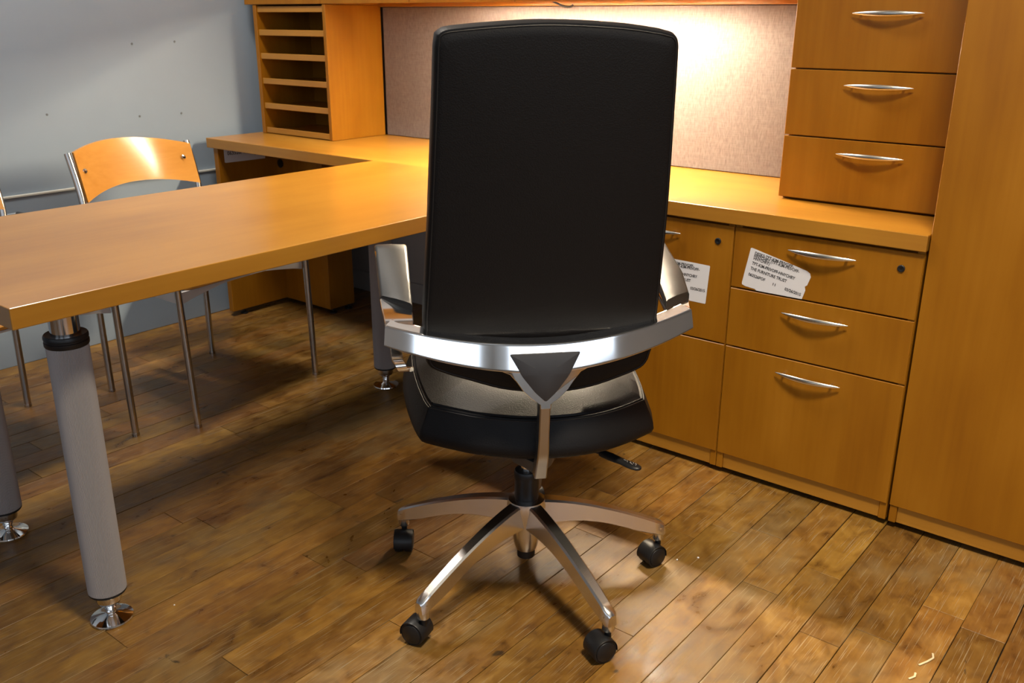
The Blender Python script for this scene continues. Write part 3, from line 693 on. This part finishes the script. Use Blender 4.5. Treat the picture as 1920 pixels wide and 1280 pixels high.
# --- seat
rearp = spline([(-0.226, -0.060, 0), (-0.174, -0.098, 0), (-0.115, -0.133, 0), (-0.015, -0.164, 0), (0.092, -0.160, 0), (0.177, -0.128, 0), (0.251, -0.078, 0)], 5)
sidep = spline([(0.253, -0.072, 0), (0.266, -0.01, 0), (0.279, 0.10, 0), (0.284, 0.22, 0), (0.268, 0.33, 0), (0.22, 0.38, 0), (0.10, 0.398, 0), (0.0, 0.40, 0), (-0.10, 0.398, 0), (-0.20, 0.38, 0), (-0.243, 0.33, 0), (-0.253, 0.22, 0), (-0.249, 0.10, 0), (-0.238, -0.01, 0), (-0.2285, -0.055, 0)], 4)
so_ = [(p.x, p.y) for p in rearp + sidep]
bm = bmesh.new()
pillow(bm, so_, [(0, 0.25, 0.378), (0, 0.85, 0.378), (0.014, 1, 0.381), (0.004, 1, 0.388), (0, 1, 0.397), (0.002, 1, 0.410), (0.009, 1, 0.428), (0.020, 1, 0.452), (0.0215, 1, 0.4565), (0.024, 1, 0.4565), (0.026, 1, 0.460), (0.031, 1, 0.4605), (0, 0.88, 0.4650), (0, 0.82, 0.4705), (0, 0.74, 0.4780), (0, 0.64, 0.4860), (0, 0.5, 0.4925), (0, 0.3, 0.496), (0, 0.02, 0.4965)], lambda a, b, d: Vector((a, b, d)))
seat = finish(bm, 'seat', M_leather, ch, smooth=48)
bm = bmesh.new(); q = inset(so_, 0.0225); loop = [Vector((a, b, 0.4572)) for a, b in q]; sweep(bm, loop + [loop[0], loop[1]], 0.0011, 6); finish(bm, 'seam', M_thread, seat)
# --- backrest
VB = lambda w: -0.142 - 0.115 * max(0, min(1.1, (w - 0.60) / 0.57)) ** 1.05 + (0.10 * (0.60 - w) if w < 0.60 else 0)
bo = []
for seg_ in ([(-0.207, 0.5855), (-0.1985, 0.574), (-0.1685, 0.5602), (-0.1284, 0.5467), (-0.0755, 0.5288), (-0.0291, 0.5198), (0.0104, 0.5153), (0.0492, 0.5152), (0.105, 0.5228), (0.1578, 0.5384), (0.2003, 0.5551), (0.213, 0.5717)],
             [(0.2195, 0.600), (0.2212, 0.6419), (0.2203, 0.7201), (0.2187, 0.795), (0.2168, 0.8667), (0.2128, 0.9448), (0.2076, 1.0281), (0.203, 1.0984), (0.2, 1.1406), (0.1975, 1.158), (0.190, 1.1665)],
             [(0.1696, 1.1712), (0.1155, 1.1782), (0.0458, 1.1828), (-0.0221, 1.1842), (-0.0887, 1.1809), (-0.1463, 1.176), (-0.174, 1.1722), (-0.184, 1.166)],
             [(-0.1865, 1.1491), (-0.19, 1.0586), (-0.1944, 0.971), (-0.1991, 0.8778), (-0.2038, 0.799), (-0.2075, 0.7373), (-0.2115, 0.6732), (-0.2115, 0.615)]):
    bo += [(p.x, p.y) for p in spline([(a, b, 0) for a, b in seg_], 4)]
fb = lambda a, b, d: Vector((a, VB(b) + 0.22 * a * a + d, b + (0.05 * d if b > 0.9 else -0.05 * d)))
bm = bmesh.new()
pillow(bm, bo, [(0, 0.03, -0.005), (0, 0.3, -0.005), (0, 0.6, -0.0045), (0, 0.85, -0.003), (0, 0.95, -0.0014), (0.0035, 1, -0.0002), (0.0018, 1, 0.0012), (0.0002, 1, 0.0012), (-0.003, 1, 0.002), (-0.0060, 1, 0.012), (-0.0070, 1, 0.028), (-0.0060, 1, 0.050), (-0.002, 1, 0.064), (0.004, 1, 0.070), (0, 0.95, 0.076), (0, 0.7, 0.082), (0, 0.3, 0.084), (0, 0.03, 0.084)], fb)
back = finish(bm, 'backrest', M_leather, ch, smooth=60)
bm = bmesh.new(); q = inset(bo, 0.001); loop = [fb(a, b, 0.0008) for a, b in q]; sweep(bm, loop + [loop[0], loop[1]], 0.0011, 6); finish(bm, 'seam', M_thread, back)
bm = bmesh.new(); zc = fb(-0.214, 0.640, 0.045); sweep(bm, [zc, zc + Vector((-0.008, -0.006, -0.016)), zc + Vector((-0.017, -0.010, -0.032))], lambda t: (0.0015, 0.004), 6); finish(bm, 'zip_pull', M_black, back)
# --- polished crossbar behind the backrest
def flatten(poly, n):
    """adds points on the long straight edges so that they shade flat"""
    out = []
    for i in range(len(poly)):
        a, b = Vector(poly[i]), Vector(poly[(i + 1) % len(poly)]); out.append(tuple(a))
        if (b - a).length > 0.008:
            for t in (0.06, 0.94): out.append(tuple(a.lerp(b, t)))
    return out
def bar(s):
    k = s * s
    u = 0.287 * s; v = -0.196 + 0.062 * k; wt = 0.6345 + 0.031 * k - (0.004 * k if s < 0 else -0.001 * k)
    h = 0.053 - 0.016 * abs(s) ** 1.3
    return u, v, wt, h
bm = bmesh.new(); rings = []; n = 36
for i in range(n + 1):
    s = -1 + 2.03 * i / n; u, v, wt, h = bar(s)
    tx = Vector((0.287, 0.124 * s, 0)).normalized(); nr = Vector((-tx.y, tx.x, 0))      # forward normal
    sec = flatten(roundpoly([(0.0, 0.0), (-0.245 * h, -h), (0.012, -h - 0.001), (0.034, 0.003)], 0.0028, 2), 3)
    rings.append([Vector((u, v, wt)) + nr * a + Vector((0, 0, b)) for a, b in sec])
loft(bm, rings)
barO = finish(bm, 'crossbar', M_alu, ch, smooth=30)
barO['label'] = 'polished aluminium crossbar carrying the armrests'
# --- yoke below the bar, with a black triangular insert, and the post down to the mechanism
def PL(a, b, d):
    dw = 0.6345 + 0.376 * a * a - b
    return Vector((a, -0.196 + 0.753 * a * a - 0.245 * min(0.053, dw) - 0.04 * max(0, min(dw - 0.053, 0.04)) + d, b))
yo = [(-0.078, 0.5855), (-0.066, 0.5815), (-0.054, 0.567), (-0.042, 0.549), (-0.026, 0.533), (-0.0105, 0.5215), (-0.0098, 0.512), (0.0098, 0.512), (0.0105, 0.5215), (0.026, 0.533), (0.042, 0.549), (0.054, 0.567), (0.066, 0.5815), (0.078, 0.5855), (0.070, 0.606), (0.03, 0.606), (-0.03, 0.606), (-0.070, 0.606)]
bm = bmesh.new(); pillow(bm, yo, [(0.0012, 1, -0.0004), (0, 1, 0.001), (0, 1, 0.018)], lambda a, b, d: PL(a, b, d + 0.005 * max(0.0, min(1.0, (b - 0.5795 - 0.376 * a * a) / 0.006)))); finish(bm, 'yoke', M_alu, barO, smooth=30)
tri = roundpoly([(-0.0675, 0.619), (-0.0425, 0.575), (-0.020, 0.545), (0.0, 0.5255), (0.020, 0.545), (0.0425, 0.575), (0.0675, 0.619), (0.03, 0.620), (-0.03, 0.620)], 0.006, 3)
bm = bmesh.new(); pillow(bm, tri, [(0, 0.3, -0.0024), (0.0030, 1, -0.0022), (0.0010, 1, -0.0016), (0, 1, 0.004)], PL); ins = finish(bm, 'insert', M_insert, barO, smooth=40); ins['label'] = 'charcoal triangular insert'
bm = bmesh.new(); rings = []
for p in spline([(0, -0.2085, 0.522), (0, -0.203, 0.47), (0, -0.195, 0.41), (0, -0.180, 0.372), (0, -0.170, 0.348)], 5):
    hw = 0.0100 + 0.002 * max(0, (0.45 - p.z)) / 0.1; bv = 0.0022
    rings.append([p + Vector((a, b, 0)) for a, b in ((-hw + bv, 0), (hw - bv, 0), (hw, bv), (hw, 0.028), (-hw, 0.028), (-hw, bv))])
loft(bm, rings); finish(bm, 'post', M_post, ch, smooth=30)
# --- armrests: closed aluminium loops with black pads
def lut(tab, x):
    if x <= tab[0][0]: return tab[0][1]
    for (a, b), (c, d) in zip(tab, tab[1:]):
        if x <= c: return b + (d - b) * (x - a) / (c - a)
    return tab[-1][1]
def armrest(sg, ti, to, vr0, vr1):
    """ti, to: inner and outer edge (v, u); vr0, vr1: where the pad starts at its inner and outer edge"""
    bm = bmesh.new()
    prof = [(-0.121, 0.6500), (-0.112, 0.6560), (-0.085, 0.6585), (-0.03, 0.661), (0.06, 0.680), (0.14, 0.704), (0.195, 0.720), (0.230, 0.721), (0.248, 0.706), (0.240, 0.686), (0.205, 0.664), (0.12, 0.638), (0.02, 0.612)] + ([(-0.055, 0.588), (-0.090, 0.572), (-0.090, 0.558), (-0.065, 0.549)] if sg < 0 else [(-0.05, 0.608), (-0.09, 0.610), (-0.110, 0.614), (-0.125, 0.618)])
    pts = spline([(0, v, w) for v, w in prof], 5); rings = []; L = len(pts)
    for i, p in enumerate(pts):
        t = (pts[min(i + 1, L - 1)] - pts[max(i - 1, 0)]).normalized(); nr = Vector((0, -t.z, t.y))
        f = i / (L - 1); low = max(0.0, min(1.0, (f - 0.50) / 0.12)); end = max(0.0, (f - 0.86) / 0.14)
        ui, uo = lut(ti, p.y), lut(to, p.y); hw = abs(uo - ui) / 2; uc = (ui + uo) / 2
        k = 1 - 0.62 * low; c = uc + sg * (hw * (1 - k)) - sg * 0.012 * low - sg * 0.022 * end
        th = 0.0065 - 0.002 * low
        sec = [(-hw * k, th * 0.5), (-hw * k * 0.93, th), (hw * k * 0.93, th), (hw * k, th * 0.5), (hw * k, -th * 0.5), (hw * k * 0.93, -th), (-hw * k * 0.93, -th), (-hw * k, -th * 0.5)]
        rings.append([Vector((c + a, p.y, p.z)) + nr * b for a, b in sec])
    loft(bm, rings)
    arm = finish(bm, 'armrest', M_alu, ch, smooth=40)
    bm = bmesh.new(); rings = []
    for i in range(19):
        t = i / 18; z = 0.6665 + 0.064 * t ** 1.05 - 0.026 * max(0, (t - 0.82) / 0.18) ** 2
        h0, h1 = -0.004, 0.0125
        if t > 0.94: h1 *= 0.75
        row = []
        for q, zz in ((0.0, h0), (0.0, h1 * 0.55), (0.035, h1 * 0.85), (0.10, h1), (0.5, h1 * 1.08), (0.90, h1), (0.965, h1 * 0.85), (1.0, h1 * 0.55), (1.0, h0)):
            vv = (vr0 + (vr1 - vr0) * q); v = vv + (0.245 - vv) * t
            qq = 0.5 + (q - 0.5) * (1.0 if t < 0.9 else 1 - 3.0 * (t - 0.9) ** 1.0 * (t - 0.9) / 0.1)
            row.append(Vector((lut(ti, v) * (1 - qq) + lut(to, v) * qq, v + (0.003 if (i == 0 and zz > h1 * 0.8) else 0), z + zz)))
        rings.append(row)
    loft(bm, rings); finish(bm, 'arm_pad', M_pad, arm, smooth=40)
armrest(-1, [(-0.136, -0.234), (0.25, -0.233)], [(-0.136, -0.286), (0.0, -0.2945), (0.25, -0.304)], -0.060, 0.006)
armrest(1, [(-0.136, 0.247), (-0.10, 0.254), (0.0, 0.266), (0.25, 0.270)], [(-0.136, 0.288), (-0.10, 0.303), (-0.045, 0.319), (0.05, 0.334), (0.25, 0.337)], -0.104, -0.046)

# ------------------------------------------------------------------ small debris on the floor
def fleck(x, y, r, label):
    bm = bmesh.new(); lathe(bm, [(0, 0), (r, 0), (r * 0.8, 0.0012), (0, 0.0018)], 7, (x, y, 0)); o = finish(bm, 'paint_fleck', M_paper, None, origin=(x, y, 0)); tag(o, label, 'debris', 'pale flecks on the floor')
for k, (x, y, r, lb) in enumerate(((-0.834, 1.739, 0.0028, 'pale round fleck on the floor right of the rightmost caster'), (-0.868, 1.700, 0.0022, 'tiny pale fleck on the floor close beside the rightmost caster'), (-1.62, 0.86, 0.0018, 'tiny pale fleck on the floor beside the near table foot'))):
    fleck(x, y, r, lb)
def sliver(path, label):
    bm = bmesh.new(); sweep(bm, [Vector((a, b, 0.0012)) for a, b in path], lambda t: (0.0008, 0.0022), 6); o = finish(bm, 'wood_sliver', M_tape, None, origin=(path[0][0], path[0][1], 0)); tag(o, label, 'debris', 'pale slivers on the floor')
sliver([(-0.304, 1.722), (-0.299, 1.708), (-0.305, 1.690), (-0.315, 1.668)], 'pale sliver on the floor at the lower right, the farther of two')
sliver([(-0.313, 1.640), (-0.311, 1.628), (-0.318, 1.614)], 'short pale sliver on the floor at the lower right, nearer the picture edge')
